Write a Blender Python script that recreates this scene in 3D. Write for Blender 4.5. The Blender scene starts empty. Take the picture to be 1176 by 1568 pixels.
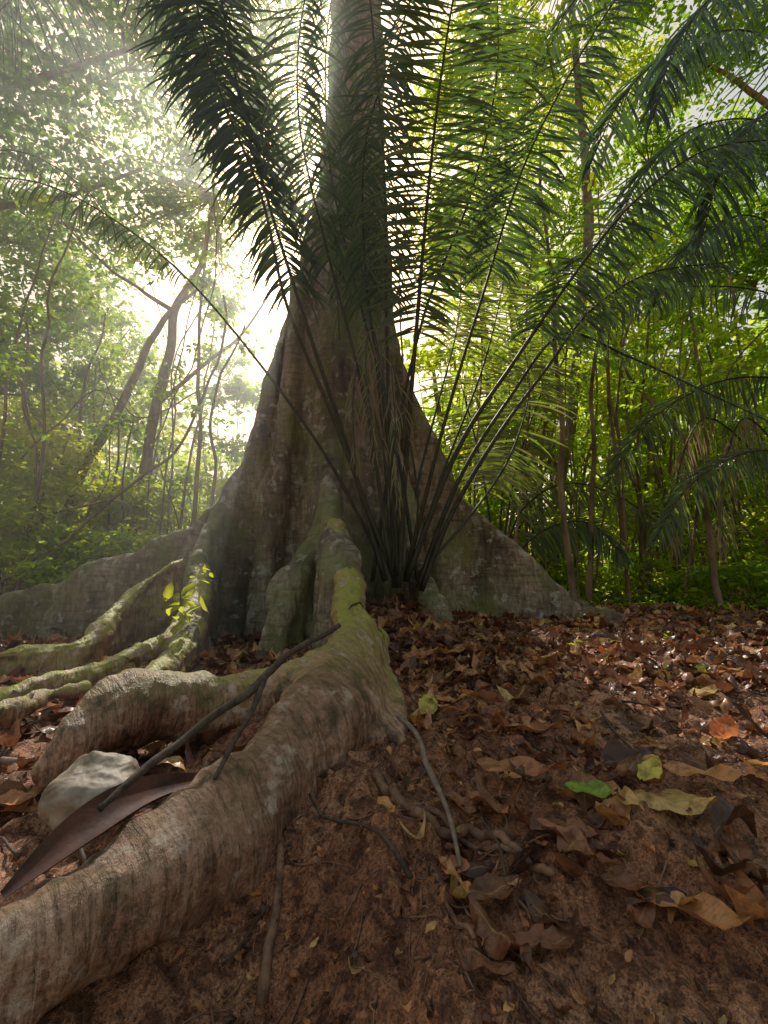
import bpy, math, numpy as np
from mathutils import Vector
rng=np.random.default_rng(7)
F=653.3; TH=math.radians(10)
def site(px,py,y):
    """survey point: bearing/elevation read off the photo + real distance y (m); origin = camera"""
    e=TH+math.atan((784-py)/F); z=y*math.tan(e); d=y*math.cos(TH)+z*math.sin(TH)
    return np.array([(px-588)/F*d,y,z])
def S(*l): return [site(*p) for p in l]
# ---------- noise
def _h(ix,iy,iz,seed):
    h=(ix*374761393+iy*668265263+iz*1274126177+seed*974634777)&0xffffffff
    h=((h^(h>>13))*1274126177)&0xffffffff
    return ((h^(h>>16))&0xffff)/65535.0
def vn(P,seed=0):
    P=np.asarray(P,float); i=np.floor(P).astype(np.int64); f=P-i; f=f*f*(3-2*f); r=0
    for a in (0,1):
        for b in (0,1):
            for c in (0,1):
                w=(f[:,0] if a else 1-f[:,0])*(f[:,1] if b else 1-f[:,1])*(f[:,2] if c else 1-f[:,2])
                r=r+w*_h(i[:,0]+a,i[:,1]+b,i[:,2]+c,seed)
    return r-0.5
def fbm(P,o=4,seed=0):
    P=np.asarray(P,float); r=0; a=1
    for k in range(o): r=r+a*vn(P*2**k,seed+k); a*=.5
    return r
def sst(a,b,x):
    t=np.clip((x-a)/(b-a),0,1); return t*t*(3-2*t)
# ---------- mesh helpers
def link(o,parent=None):
    bpy.context.scene.collection.objects.link(o)
    if parent: o.parent=parent
    return o
def empty(name,loc=(0,0,0)):
    o=bpy.data.objects.new(name,None); o.location=(0,0,0); return link(o)
def mk(name,V,Q,mat,parent=None,tint=None,uv=None,smooth=True):
    me=bpy.data.meshes.new(name); V=np.ascontiguousarray(V,dtype=np.float32); Q=np.ascontiguousarray(Q,dtype=np.int32)
    n,k=Q.shape
    me.vertices.add(len(V)); me.vertices.foreach_set('co',V.ravel())
    me.loops.add(n*k); me.loops.foreach_set('vertex_index',Q.ravel())
    me.polygons.add(n); me.polygons.foreach_set('loop_start',np.arange(0,n*k,k,dtype=np.int32))
    try: me.polygons.foreach_set('loop_total',np.full(n,k,dtype=np.int32))
    except Exception: pass
    me.update(calc_edges=True)
    me.polygons.foreach_set('use_smooth',np.full(n,smooth,dtype=bool))
    if tint is not None:
        a=me.attributes.new('tint','FLOAT','POINT'); a.data.foreach_set('value',np.asarray(tint,dtype=np.float32))
    if uv is not None:
        u=me.attributes.new('luv','FLOAT_VECTOR','POINT'); u.data.foreach_set('vector',np.asarray(uv,dtype=np.float32).ravel())
    me.materials.append(mat)
    return link(bpy.data.objects.new(name,me),parent)
class Acc:
    def __init__(s): s.V=[];s.Q=[];s.T=[];s.U=[];s.n=0
    def add(s,V,Q,t=.5,U=None):
        V=np.asarray(V); s.V.append(V); s.Q.append(np.asarray(Q)+s.n); s.n+=len(V)
        s.T.append(np.full(len(V),t) if np.isscalar(t) else np.asarray(t))
        s.U.append(np.zeros((len(V),3)) if U is None else U)
    def build(s,name,mat,parent=None,smooth=True):
        return mk(name,np.vstack(s.V),np.vstack(s.Q),mat,parent,np.concatenate(s.T),np.vstack(s.U),smooth)
def cat(P,m=8):
    P=np.asarray(P,float)
    if P.ndim==1: P=P[:,None]
    Pe=np.vstack([2*P[0]-P[1],P,2*P[-1]-P[-2]]); out=[]
    for i in range(1,len(Pe)-2):
        t=np.linspace(0,1,m,endpoint=False)[:,None]; a,b,c,d=Pe[i-1:i+3]
        out.append(.5*((2*b)+(c-a)*t+(2*a-5*b+4*c-d)*t*t+(-a+3*b-3*c+d)*t**3))
    out.append(P[-1:]); return np.vstack(out)
def norm(v): return v/np.maximum(np.linalg.norm(v,axis=-1,keepdims=True),1e-9)
def ringq(n,k,caps=True):
    i=np.arange(n-1)[:,None]; j=np.arange(k)[None,:]; a=i*k+j; b=i*k+(j+1)%k
    return np.stack([a,b,b+k,a+k],-1).reshape(-1,4)
def tube(P,R,m=6,k=8,wob=0,sm=True):
    P=np.asarray(P,float); R=np.asarray(R,float)
    if sm: P=cat(P,m); R=cat(R,m)[:,0]
    T=norm(np.gradient(P,axis=0)); up=np.array([0,0,1.]) if abs(T[0][2])<.9 else np.array([1.,0,0])
    N=[]; n=norm(np.cross(np.cross(T[0],up),T[0]))
    for t in T: n=norm(n-t*np.dot(n,t)); N.append(n)
    N=np.array(N); B=np.cross(T,N); a=np.linspace(0,2*np.pi,k,endpoint=False)
    V=P[:,None]+R[:,None,None]*(np.cos(a)[None,:,None]*N[:,None]+np.sin(a)[None,:,None]*B[:,None])
    V=V.reshape(-1,3); Q=ringq(len(P),k); L=len(V)
    V=np.vstack([V,P[:1],P[-1:]]); c=[]
    for j in range(0,k,2):
        if j+1<k or k%2==0:
            c.append([L,(j+2)%k,(j+1)%k,j]); e=(len(P)-1)*k; c.append([L+1,e+j,e+(j+1)%k,e+(j+2)%k])
    return V,np.vstack([Q,np.array(c)])
def plate(tops,rt,zb,tb,m=8):
    P=cat(tops,m); rt=cat(rt,m)[:,0]; zb=cat(zb,m)[:,0]; tb=cat(tb,m)[:,0]
    T=np.gradient(P,axis=0); T[:,2]=0; T=norm(T); Sd=np.stack([T[:,1],-T[:,0],T[:,2]*0],-1)
    h=np.maximum(P[:,2]-zb,rt*1.2)
    f=[(-1,0,'b'),(-.5,.3,'m'),(-.15,.62,'m'),(0,0,'t1'),(0,0,'t2'),(0,0,'t3'),(0,0,'t4'),(0,0,'t5'),(.15,.62,'m'),(.5,.3,'m'),(1,0,'b'),(0,0,'c')]
    rows=[]
    for q in f:
        if q[2]=='c': o=tb*0; z=zb
        elif q[2] in('b','m'):
            s=np.sign(q[0]); w=abs(q[0]); o=s*(tb*w+rt*.85*(1-w)); z=zb+h*q[1]
        else:
            k=int(q[2][1])-3; an=k*math.pi/4.4; o=rt*math.sin(an); z=P[:,2]-rt+rt*math.cos(an)
        v=P+Sd*o[:,None]; v[:,2]=z; rows.append(v)
    V=np.stack(rows,1); k=V.shape[1]; n=len(P); Q=ringq(n,k); V=V.reshape(-1,3); L=len(V)
    V=np.vstack([V,V[:k].mean(0),V[-k:].mean(0)]); c=[]
    for j in range(0,k,2):
        c.append([L,(j+2)%k,j+1,j]); e=(n-1)*k; c.append([L+1,e+j,e+j+1,e+(j+2)%k])
    return V,np.vstack([Q,np.array(c)])
import bmesh
def remesh(acc,name,mat,parent,vox,smooth_it,disp):
    V=np.vstack(acc.V); Q=np.vstack(acc.Q)
    me=bpy.data.meshes.new('tmp'); me.from_pydata([tuple(v) for v in V],[],[tuple(int(i) for i in q) for q in Q]); me.update()
    bm=bmesh.new(); bm.from_mesh(me); bmesh.ops.recalc_face_normals(bm,faces=bm.faces); bm.to_mesh(me); bm.free()
    o=bpy.data.objects.new('tmp',me); bpy.context.scene.collection.objects.link(o)
    r=o.modifiers.new('r','REMESH'); r.mode='VOXEL'; r.voxel_size=vox
    s=o.modifiers.new('s','SMOOTH'); s.iterations=smooth_it; s.factor=.6
    dg=bpy.context.evaluated_depsgraph_get(); m2=bpy.data.meshes.new_from_object(o.evaluated_get(dg))
    bpy.data.objects.remove(o)
    n=len(m2.vertices); co=np.zeros(n*3); m2.vertices.foreach_get('co',co); co=co.reshape(-1,3)
    nn=np.zeros(n*3); m2.vertex_normals.foreach_get('vector',nn); nn=nn.reshape(-1,3)
    co=co+nn*disp(co,nn)[:,None]; m2.vertices.foreach_set('co',co.ravel()); m2.update()
    m2.polygons.foreach_set('use_smooth',np.ones(len(m2.polygons),dtype=bool))
    m2.materials.clear(); m2.materials.append(mat); m2.name=name
    return link(bpy.data.objects.new(name,m2),parent)
# ---------- materials
def new(name):
    m=bpy.data.materials.new(name); m.use_nodes=True; nt=m.node_tree; nt.nodes.clear()
    return m,nt,nt.nodes.new('ShaderNodeOutputMaterial')
def N(nt,t,**k):
    n=nt.nodes.new('ShaderNode'+t)
    for a,b in k.items():
        if a in n.inputs: n.inputs[a].default_value=b
        else: setattr(n,a,b)
    return n
def ramp(nt,cols,src):
    r=N(nt,'ValToRGB'); e=r.color_ramp.elements
    while len(e)<len(cols): e.new(.5)
    for x,(p,c) in zip(e,cols): x.position=p; x.color=(*c,1)
    nt.links.new(src,r.inputs[0]); return r.outputs[0]
def noise(nt,scale,det=6,vec=None,rough=.55,dist=0):
    n=N(nt,'TexNoise'); n.inputs['Scale'].default_value=scale; n.inputs['Detail'].default_value=min(det,4); n.inputs['Roughness'].default_value=rough; n.inputs['Distortion'].default_value=dist
    if vec is not None: nt.links.new(vec,n.inputs['Vector'])
    return n.outputs[0]
def mix(nt,a,b,f,mode='MIX'):
    m=nt.nodes.new('ShaderNodeMix'); m.data_type='RGBA'; m.blend_type=mode
    for s,v in ((m.inputs['Factor'],f),(m.inputs[6],a),(m.inputs[7],b)):
        if isinstance(v,(int,float)): s.default_value=v
        elif isinstance(v,tuple): s.default_value=(*v,1)
        else: nt.links.new(v,s)
    return m.outputs[2]
def obj(nt): return nt.nodes.new('ShaderNodeTexCoord').outputs['Object']
def mapping(nt,sc,rot=(0,0,0)):
    src=obj(nt)
    if rot!=(0,0,0):
        m0=nt.nodes.new('ShaderNodeMapping'); nt.links.new(src,m0.inputs[0]); m0.inputs['Rotation'].default_value=rot; src=m0.outputs[0]
    m=nt.nodes.new('ShaderNodeMapping'); nt.links.new(src,m.inputs[0]); m.inputs['Scale'].default_value=sc; return m.outputs[0]
def math_(nt,op,a,b):
    m=nt.nodes.new('ShaderNodeMath'); m.operation=op
    for s,v in ((m.inputs[0],a),(m.inputs[1],b)):
        if isinstance(v,(int,float)): s.default_value=v
        else: nt.links.new(v,s)
    return m.outputs[0]
def bump(nt,h,st,dist,prev=None):
    b=N(nt,'Bump'); b.inputs['Strength'].default_value=st; b.inputs['Distance'].default_value=dist
    nt.links.new(h,b.inputs['Height'])
    if prev is not None: nt.links.new(prev,b.inputs['Normal'])
    return b.outputs[0]
def leafmat(name,cols,tcols,tr=.45,rough=.45,spec=.5,cheap=False):
    m,nt,o=new(name); a=N(nt,'Attribute'); a.attribute_name='tint'
    c=ramp(nt,cols,a.outputs['Fac']); t=ramp(nt,tcols,a.outputs['Fac'])
    if cheap:
        p=N(nt,'BsdfDiffuse'); nt.links.new(c,p.inputs['Color'])
    else:
        p=N(nt,'BsdfPrincipled'); p.inputs['Roughness'].default_value=rough; p.inputs['Specular IOR Level'].default_value=spec
        nt.links.new(c,p.inputs['Base Color'])
    b=N(nt,'BsdfTranslucent'); nt.links.new(t,b.inputs[0])
    x=N(nt,'MixShader'); x.inputs[0].default_value=tr; nt.links.new(p.outputs[0],x.inputs[1]); nt.links.new(b.outputs[0],x.inputs[2]); nt.links.new(x.outputs[0],o.inputs[0]); return m
M_can=leafmat('canopy_leaf',[(0,(.05,.085,.02)),(.5,(.10,.16,.03)),(1,(.17,.22,.03))],[(0,(.14,.30,.03)),(.5,(.38,.66,.04)),(1,(.82,.9,.06))],.54,cheap=True)
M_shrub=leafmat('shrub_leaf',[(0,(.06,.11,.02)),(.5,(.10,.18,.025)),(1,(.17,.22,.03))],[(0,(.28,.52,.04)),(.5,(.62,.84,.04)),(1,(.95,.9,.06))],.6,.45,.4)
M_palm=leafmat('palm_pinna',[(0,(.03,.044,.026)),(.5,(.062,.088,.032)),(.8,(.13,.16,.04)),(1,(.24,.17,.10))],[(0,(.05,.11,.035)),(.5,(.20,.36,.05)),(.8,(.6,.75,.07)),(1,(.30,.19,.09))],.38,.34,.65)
def barkmat():
    m,nt,o=new('buttress_bark'); v=mapping(nt,(1,1,.35)); n1=noise(nt,3,8,v,.6); n2=noise(nt,22,6,v,.6); n3=noise(nt,2.1,4,mapping(nt,(1,1,1)),.5); n4=noise(nt,9,5,mapping(nt,(1,1,1)),.6)
    n5=noise(nt,7,4,mapping(nt,(.5,.5,4)),.6)
    c=ramp(nt,[(.3,(.10,.072,.052)),(.5,(.26,.20,.14)),(.7,(.44,.36,.26))],n1)
    c=mix(nt,c,ramp(nt,[(.35,(.30,.26,.23)),(.6,(1,1,1))],n2),.75,'MULTIPLY')
    c=mix(nt,c,ramp(nt,[(.36,(.4,.37,.35)),(.5,(1,1,1))],n5),.65,'MULTIPLY')
    c=mix(nt,c,(.50,.50,.44),ramp(nt,[(.58,(0,0,0)),(.63,(.55,.55,.55))],n4))
    c=mix(nt,c,(.16,.18,.04),ramp(nt,[(.46,(0,0,0)),(.64,(.65,.65,.65))],n3))
    p=N(nt,'BsdfPrincipled'); p.inputs['Roughness'].default_value=.75; nt.links.new(c,p.inputs['Base Color'])
    b=bump(nt,n2,.9,.035); b=bump(nt,n5,.6,.025,b); nt.links.new(b,p.inputs['Normal']); nt.links.new(p.outputs[0],o.inputs[0]); return m
def rootmat():
    m,nt,o=new('root_bark'); 
    v=mapping(nt,(2.2,15,2.2),(0,0,math.radians(41))); n2=noise(nt,5,4,v,.6,.6); n1=noise(nt,4,4,obj(nt)); n3=noise(nt,70,4,obj(nt),.7); n4=noise(nt,12,4,obj(nt),.65)
    c=ramp(nt,[(.3,(.21,.10,.065)),(.5,(.40,.22,.15)),(.72,(.62,.41,.30))],n1)
    c=mix(nt,c,ramp(nt,[(.40,(.34,.27,.23)),(.52,(1,1,1))],n2),.7,'MULTIPLY')
    c=mix(nt,c,ramp(nt,[(.3,(.45,.4,.37)),(.6,(1.1,1.1,1.1))],n3),.75,'MULTIPLY')
    c=mix(nt,c,(.055,.03,.02),ramp(nt,[(.53,(0,0,0)),(.65,(.88,.88,.88))],n4))
    c=mix(nt,c,(.64,.53,.42),ramp(nt,[(.35,(.6,.6,.6)),(.44,(0,0,0))],n4))
    g=N(nt,'NewGeometry'); sx=N(nt,'SeparateXYZ'); nt.links.new(g.outputs['Normal'],sx.inputs[0]); sp=N(nt,'SeparateXYZ'); nt.links.new(obj(nt),sp.inputs[0])
    far=math_(nt,'MULTIPLY',math_(nt,'SUBTRACT',sp.outputs[1],1.4),1.4); far=math_(nt,'MINIMUM',math_(nt,'MAXIMUM',far,.08),1)
    up=math_(nt,'MULTIPLY',math_(nt,'MAXIMUM',math_(nt,'ADD',sx.outputs[2],.2),0),far)
    mo=math_(nt,'MULTIPLY',up,ramp(nt,[(.36,(0,0,0)),(.5,(1,1,1))],n4))
    c=mix(nt,c,(.38,.38,.06),mo)
    p=N(nt,'BsdfPrincipled'); p.inputs['Roughness'].default_value=.42; nt.links.new(c,p.inputs['Base Color'])
    b=bump(nt,n2,.9,.018); b=bump(nt,n3,.8,.009,b); nt.links.new(b,p.inputs['Normal']); nt.links.new(p.outputs[0],o.inputs[0]); return m
def soilmat():
    m,nt,o=new('forest_soil'); n1=noise(nt,1.6,4,obj(nt),.65); n2=noise(nt,26,4,obj(nt),.7); n3=noise(nt,130,4,obj(nt),.7); n4=noise(nt,7,4,obj(nt),.6,1.0)
    c=ramp(nt,[(.35,(.48,.20,.095)),(.5,(.70,.33,.17)),(.68,(.82,.47,.27))],n1)
    c=mix(nt,c,ramp(nt,[(.42,(.2,.14,.11)),(.52,(1,1,1))],n2),.8,'MULTIPLY')
    c=mix(nt,c,ramp(nt,[(.40,(.38,.3,.26)),(.55,(1,1,1))],n4),.55,'MULTIPLY')
    c=mix(nt,c,ramp(nt,[(.40,(.3,.24,.21)),(.54,(1,1,1))],n3),.75,'MULTIPLY')
    p=N(nt,'BsdfPrincipled'); p.inputs['Roughness'].default_value=.7; nt.links.new(c,p.inputs['Base Color'])
    b=bump(nt,n2,1,.035); b=bump(nt,n3,1,.012,b); nt.links.new(b,p.inputs['Normal']); nt.links.new(p.outputs[0],o.inputs[0]); return m
def deadmat(name='dead_leaf'):
    m,nt,o=new(name); a=N(nt,'Attribute'); a.attribute_name='tint'; u=N(nt,'Attribute'); u.attribute_name='luv'
    c=ramp(nt,[(0,(.08,.038,.022)),(.3,(.26,.105,.053)),(.5,(.50,.20,.085)),(.68,(.66,.33,.13)),(.8,(.68,.46,.16)),(.88,(.75,.19,.03)),(.94,(.7,.6,.09)),(1,(.24,.40,.05))],a.outputs['Fac'])
    n=noise(nt,35,4,obj(nt),.65); c=mix(nt,c,ramp(nt,[(.35,(.25,.2,.18)),(.55,(1,1,1))],n),.75,'MULTIPLY')
    sx=N(nt,'SeparateXYZ'); nt.links.new(u.outputs['Vector'],sx.inputs[0])
    av=math_(nt,'ABSOLUTE',sx.outputs[1],0); mid=ramp(nt,[(0.02,(1,1,1)),(.09,(0,0,0))],av)
    ph=math_(nt,'SUBTRACT',math_(nt,'MULTIPLY',sx.outputs[0],14),math_(nt,'MULTIPLY',av,3.5)); fr=math_(nt,'FRACT',ph,0)
    vein=ramp(nt,[(.0,(1,1,1)),(.14,(0,0,0))],fr)
    c=mix(nt,c,(.36,.25,.14),mix(nt,mid,(0,0,0),.4)); 
    c=mix(nt,c,(.3,.2,.11),mix(nt,vein,(0,0,0),.78))
    p=N(nt,'BsdfPrincipled'); p.inputs['Roughness'].default_value=.33; nt.links.new(c,p.inputs['Base Color'])
    b=bump(nt,vein,.4,.003); b=bump(nt,n,.5,.005,b); nt.links.new(b,p.inputs['Normal'])
    t=N(nt,'BsdfTranslucent'); nt.links.new(c,t.inputs[0]); x=N(nt,'MixShader'); x.inputs[0].default_value=.2
    nt.links.new(p.outputs[0],x.inputs[1]); nt.links.new(t.outputs[0],x.inputs[2]); nt.links.new(x.outputs[0],o.inputs[0]); return m
def simple(name,c1,c2,sc=8,rough=.75,bs=.5,bd=.01,stretch=(1,1,1)):
    m,nt,o=new(name); n=noise(nt,sc,4,mapping(nt,stretch),.65); c=ramp(nt,[(.35,c1),(.65,c2)],n)
    p=N(nt,'BsdfPrincipled'); p.inputs['Roughness'].default_value=rough; nt.links.new(c,p.inputs['Base Color'])
    nt.links.new(bump(nt,n,bs,bd),p.inputs['Normal']); nt.links.new(p.outputs[0],o.inputs[0]); return m
M_bark=barkmat(); M_root=rootmat(); M_soil=soilmat(); M_dead=deadmat()
M_trunk=simple('thin_trunk_bark',(.09,.065,.045),(.30,.22,.15),6,.85,.6,.02,(1,1,.4))
M_rachis=simple('palm_rachis',(.015,.016,.009),(.05,.045,.022),12,.6)
M_stick=simple('stick_bark',(.03,.02,.014),(.11,.075,.052),40,.75,.6,.004)
M_pale=simple('pale_stick',(.12,.085,.06),(.28,.21,.155),40,.6,.6,.004)
M_stone=simple('grey_stone',(.13,.09,.052),(.50,.43,.34),6,.6,.6,.02)
M_fib=simple('rootlet',(.08,.04,.025),(.30,.165,.10),30,.8,.5,.003)
# ---------- terrain
YY=[-300,-3,0,.7,1.1,1.7,3,4.5,6,10,20,60,300]; ZZ=[-1,-.72,-.70,-.66,-.56,-.49,-.43,-.35,-.31,-.24,-.1,.3,1]
def H0(x,y):
    z=np.interp(y,YY,ZZ)
    dr=.10+.12*sst(1.5,5,y); dr=dr*(1-sst(9,16,y)); z=z-dr*(1-sst(-1.0,-.05,x))
    z=z+.10*np.exp(-((x+.12)**2+(y-1.75)**2)/.16)+.2*np.exp(-((x-.1)**2+(y-4.1)**2)/.4)
    z=z-.20*np.exp(-((x+.26)**2/.05+(y-.8)**2/.08))
    z=z+.03*np.exp(-((x-.5)**2/.08+(y-1.0)**2/.2))
    return z
def H(x,y):
    x=np.asarray(x,float);y=np.asarray(y,float); sh=x.shape; x=x.ravel();y=y.ravel(); P=np.stack([x,y,x*0],-1)
    near=1/(1+((x**2+y**2)/200)); clod=np.maximum(fbm(P*14,3,50),0)
    z=H0(x,y)+near*(.07*fbm(P*1.3,2,3)+.045*fbm(P*6,3,9)+.036*fbm(P*20,4,20)+.045*clod)
    return z.reshape(sh)
k=np.linspace(-1,1,760); gx=.33*np.sinh(6.8*k); gy=1.25+.33*np.sinh(6.8*k)
X,Y=np.meshgrid(gx,gy); Zg=H(X,Y); V=np.stack([X,Y,Zg],-1).reshape(-1,3); n=760
i=np.arange(n-1)[:,None];j=np.arange(n-1)[None,:];a=i*n+j
mk('ground',V,np.stack([a,a+1,a+n+1,a+n],-1).reshape(-1,4),M_soil)
# ---------- the big buttressed tree
tree=empty('buttress_root_tree')
A=Acc()
tz=[-.8,0,1,2,2.8,3.8,4.7,5.8,8.7,12,16]; tr=[.75,.75,.72,.70,.68,.62,.56,.47,.44,.40,.36]; tx=[-.5,-.5,-.5,-.52,-.55,-.53,-.5,-.45,-.4,-.3,-.2]
A.add(*tube(np.stack([tx,np.full(11,5.3),tz],-1),tr,6,24))
A.add(*plate([(-.2,5.3,4.3),(.1,5.2,3.5),(.30,5.15,2.6),(.55,5.1,1.9),(.9,5.05,1.2),(1.5,5,.55),(2.3,4.95,-.1),(2.8,4.9,-.4)],[.2,.17,.14,.12,.11,.1,.08,.05],[-.8]*8,[.4,.36,.3,.28,.25,.22,.16,.1]))
A.add(*plate([(-.8,5.3,5.2),(-1.1,5.2,4.2),(-1.35,5.15,3.3),(-1.55,5.1,2.3),(-1.78,5.05,1.55),(-2.2,5,.78),(-3.3,4.95,.25),(-4.4,4.7,-.2),(-6,4.3,-.5)],[.2,.18,.15,.13,.12,.11,.12,.1,.07],[-.9]*9,[.4,.36,.3,.28,.25,.22,.25,.2,.1]))
t=S((430,520,5.0),(385,650,4.95),(345,750,4.75),(318,805,4.45),(308,865,4.0),(292,945,3.3),(243,1008,2.7)); A.add(*plate(t,[.16,.14,.12,.11,.1,.1,.09],[-.8]*7,[.3,.28,.26,.24,.22,.18,.13]))
t=S((520,430,4.85),(512,560,4.75),(508,680,4.5),(508,760,4.2),(515,815,3.75),(530,870,3.2)); A.add(*plate(t,[.1,.1,.1,.11,.12,.14],[-.6]*6,[.2,.2,.2,.2,.19,.2]))
t=S((480,560,4.85),(488,700,4.6),(500,775,4.3),(470,835,4.05),(435,890,3.8),(415,950,3.5)); A.add(*plate(t,[.09,.1,.1,.12,.13,.1],[-.7]*6,[.12,.14,.18,.2,.2,.16]))
t=S((590,380,4.9),(600,600,4.7),(625,760,4.45),(650,880,4.1),(700,950,3.7)); A.add(*plate(t,[.1,.1,.09,.08,.05],[-.7]*5,[.2,.2,.2,.16,.1]))
A.add(*tube(S((455,430,4.9),(450,600,4.85),(425,760,4.8),(405,900,4.7),(400,980,4.6)),[.12,.14,.16,.2,.2],6,12))
def dt(c,nn):
    P=c.copy(); P2=P*np.array([3.0,3.0,.45]); r=.14*fbm(P2,3,4)+.05*fbm(P*2,3,14)+.022*fbm(P*np.array([12,12,4]),3,31)
    return r
remesh(A,'trunk_and_buttresses',M_bark,tree,.030,3,dt)
# ---------- near roots
A=Acc()
t=S((512,790,3.9),(520,835,3.55),(535,885,3.1),(530,935,2.55),(540,985,2.05),(525,1015,1.75)); A.add(*plate(t,[.10,.11,.10,.09,.10,.13],[-.6]*6,[.18,.18,.16,.14,.16,.2]))
A.add(*tube(S((556,975,2.05),(540,1040,1.75),(505,1110,1.5),(430,1190,1.3),(300,1285,1.1),(150,1385,.93),(0,1485,.82),(-160,1590,.74),(-300,1690,.68)),[.11,.155,.16,.14,.12,.105,.10,.1,.1],8,20))
A.add(*tube(S((530,1040,1.8),(440,1068,1.8),(340,1078,1.76),(240,1078,1.7),(170,1110,1.6),(115,1150,1.5),(70,1200,1.45)),[.13,.13,.125,.13,.13,.10,.06],8,16))
A.add(*plate(S((540,1060,1.75),(490,1130,1.5),(420,1200,1.3),(300,1290,1.12)),[.11]*4,[-.75]*4,[.2,.17,.14,.12]))
A.add(*tube(S((545,930,2.6),(575,985,2.15),(596,1050,1.75),(612,1120,1.5),(640,1190,1.3)),[.06,.06,.05,.04,.02],6,10))
A.add(*tube(S((560,1000,1.9),(575,1080,1.65),(560,1160,1.45),(520,1230,1.3)),[.10,.09,.08,.04],6,10))
A.add(*tube(S((560,1010,1.7),(572,1070,1.55),(540,1110,1.42),(500,1190,1.25)),[.03,.04,.035,.02],6,10))
A.add(*plate(S((308,865,4.0),(300,915,3.6),(285,965,3.15),(245,1010,2.6),(200,1050,2.2)),[.08,.09,.09,.08,.05],[-.85]*5,[.12,.13,.14,.12,.08]))
A.add(*plate(S((285,850,4.4),(215,890,4.1),(170,935,3.6),(135,972,3.2),(60,985,3.0),(-60,1000,2.7)),[.06,.07,.07,.07,.06,.05],[-.85]*6,[.1,.12,.14,.13,.1,.08]))
A.add(*plate(S((310,910,3.7),(260,955,3.2),(205,990,2.8),(130,1018,2.5),(20,1048,2.2),(-90,1080,2.0)),[.05,.06,.06,.055,.05,.04],[-.85]*6,[.08,.1,.1,.09,.07,.06]))
A.add(*tube(S((130,1055,2.1),(60,1068,2.0),(10,1095,1.8),(-60,1110,1.7)),[.02,.04,.07,.05],6,10))
def dr(c,nn):
    ax=np.array([-.65,-.75,-.1]); ax=ax/np.linalg.norm(ax); s=c@ax; q=c-s[:,None]*ax; P=np.stack([q[:,0]*5,c[:,2]*4,s*30],-1)
    return .07*fbm(c*3.2,3,5)+.024*fbm(c*11,3,8)+.012*fbm(P,3,41)
remesh(A,'surface_roots',M_root,tree,.0085,4,dr)
# ---------- rootlets / thin ground roots
A=Acc()
def onground(px,py,y0=None):
    lo,hi=.35,14.
    ys=np.linspace(lo,hi,900); e=TH+math.atan((784-py)/F); z=ys*math.tan(e); d=ys*math.cos(TH)+z*math.sin(TH); x=(px-588)/F*d
    g=H(x,ys); i=np.argmax(z<g); 
    return np.array([x[i],ys[i],g[i]])
def gline(pts,r0,r1,k=8,lift=.6):
    P=np.array([onground(*p) for p in pts]); R=np.linspace(r0,r1,len(P)); P=cat(P,8); R=cat(R,8)[:,0]
    P[:,2]=np.maximum(H(P[:,0],P[:,1]),P[:,2]-.03)+R*lift
    return tube(P,R,1,k,sm=False)
A.add(*gline([(570,1190),(640,1250),(720,1290),(800,1330),(850,1350)],.014,.008))
A.add(*gline([(600,1230),(680,1260),(760,1300),(830,1340)],.008,.005))
A.add(*gline([(430,1290),(425,1380),(410,1480),(400,1560)],.008,.012))
A.add(*gline([(660,1340),(700,1430),(740,1480)],.006,.004))
for q in range(170):
    x0=rng.uniform(-.35,.3);y0=rng.uniform(.7,1.6); an=rng.uniform(-2.4,-.4); L=rng.uniform(.06,.28); m=7
    st=np.cumsum(np.column_stack([np.cos(an+np.cumsum(rng.normal(0,.35,m))),np.sin(an+np.cumsum(rng.normal(0,.35,m)))])*L/m,0)+[x0,y0]
    r=rng.uniform(.0007,.003); z=H(st[:,0],st[:,1])+r*.6+rng.uniform(0,.014)*np.sin(np.linspace(0,3,m)); 
    A.add(*tube(np.column_stack([st,z]),np.linspace(r,r*.4,m),3,6))
for q in range(40):
    x0=rng.uniform(-.2,2.4);y0=rng.uniform(.6,3.2); an=rng.uniform(-3.1,3.1); L=rng.uniform(.1,.4); m=7
    st=np.cumsum(np.column_stack([np.cos(an+np.cumsum(rng.normal(0,.25,m))),np.sin(an+np.cumsum(rng.normal(0,.25,m)))])*L/m,0)+[x0,y0]
    r=rng.uniform(.0012,.004); A.add(*tube(np.column_stack([st,H(st[:,0],st[:,1])+r*.5]),np.linspace(r,r*.4,m),3,6))
A.build('thin_roots',M_fib,tree)
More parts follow.
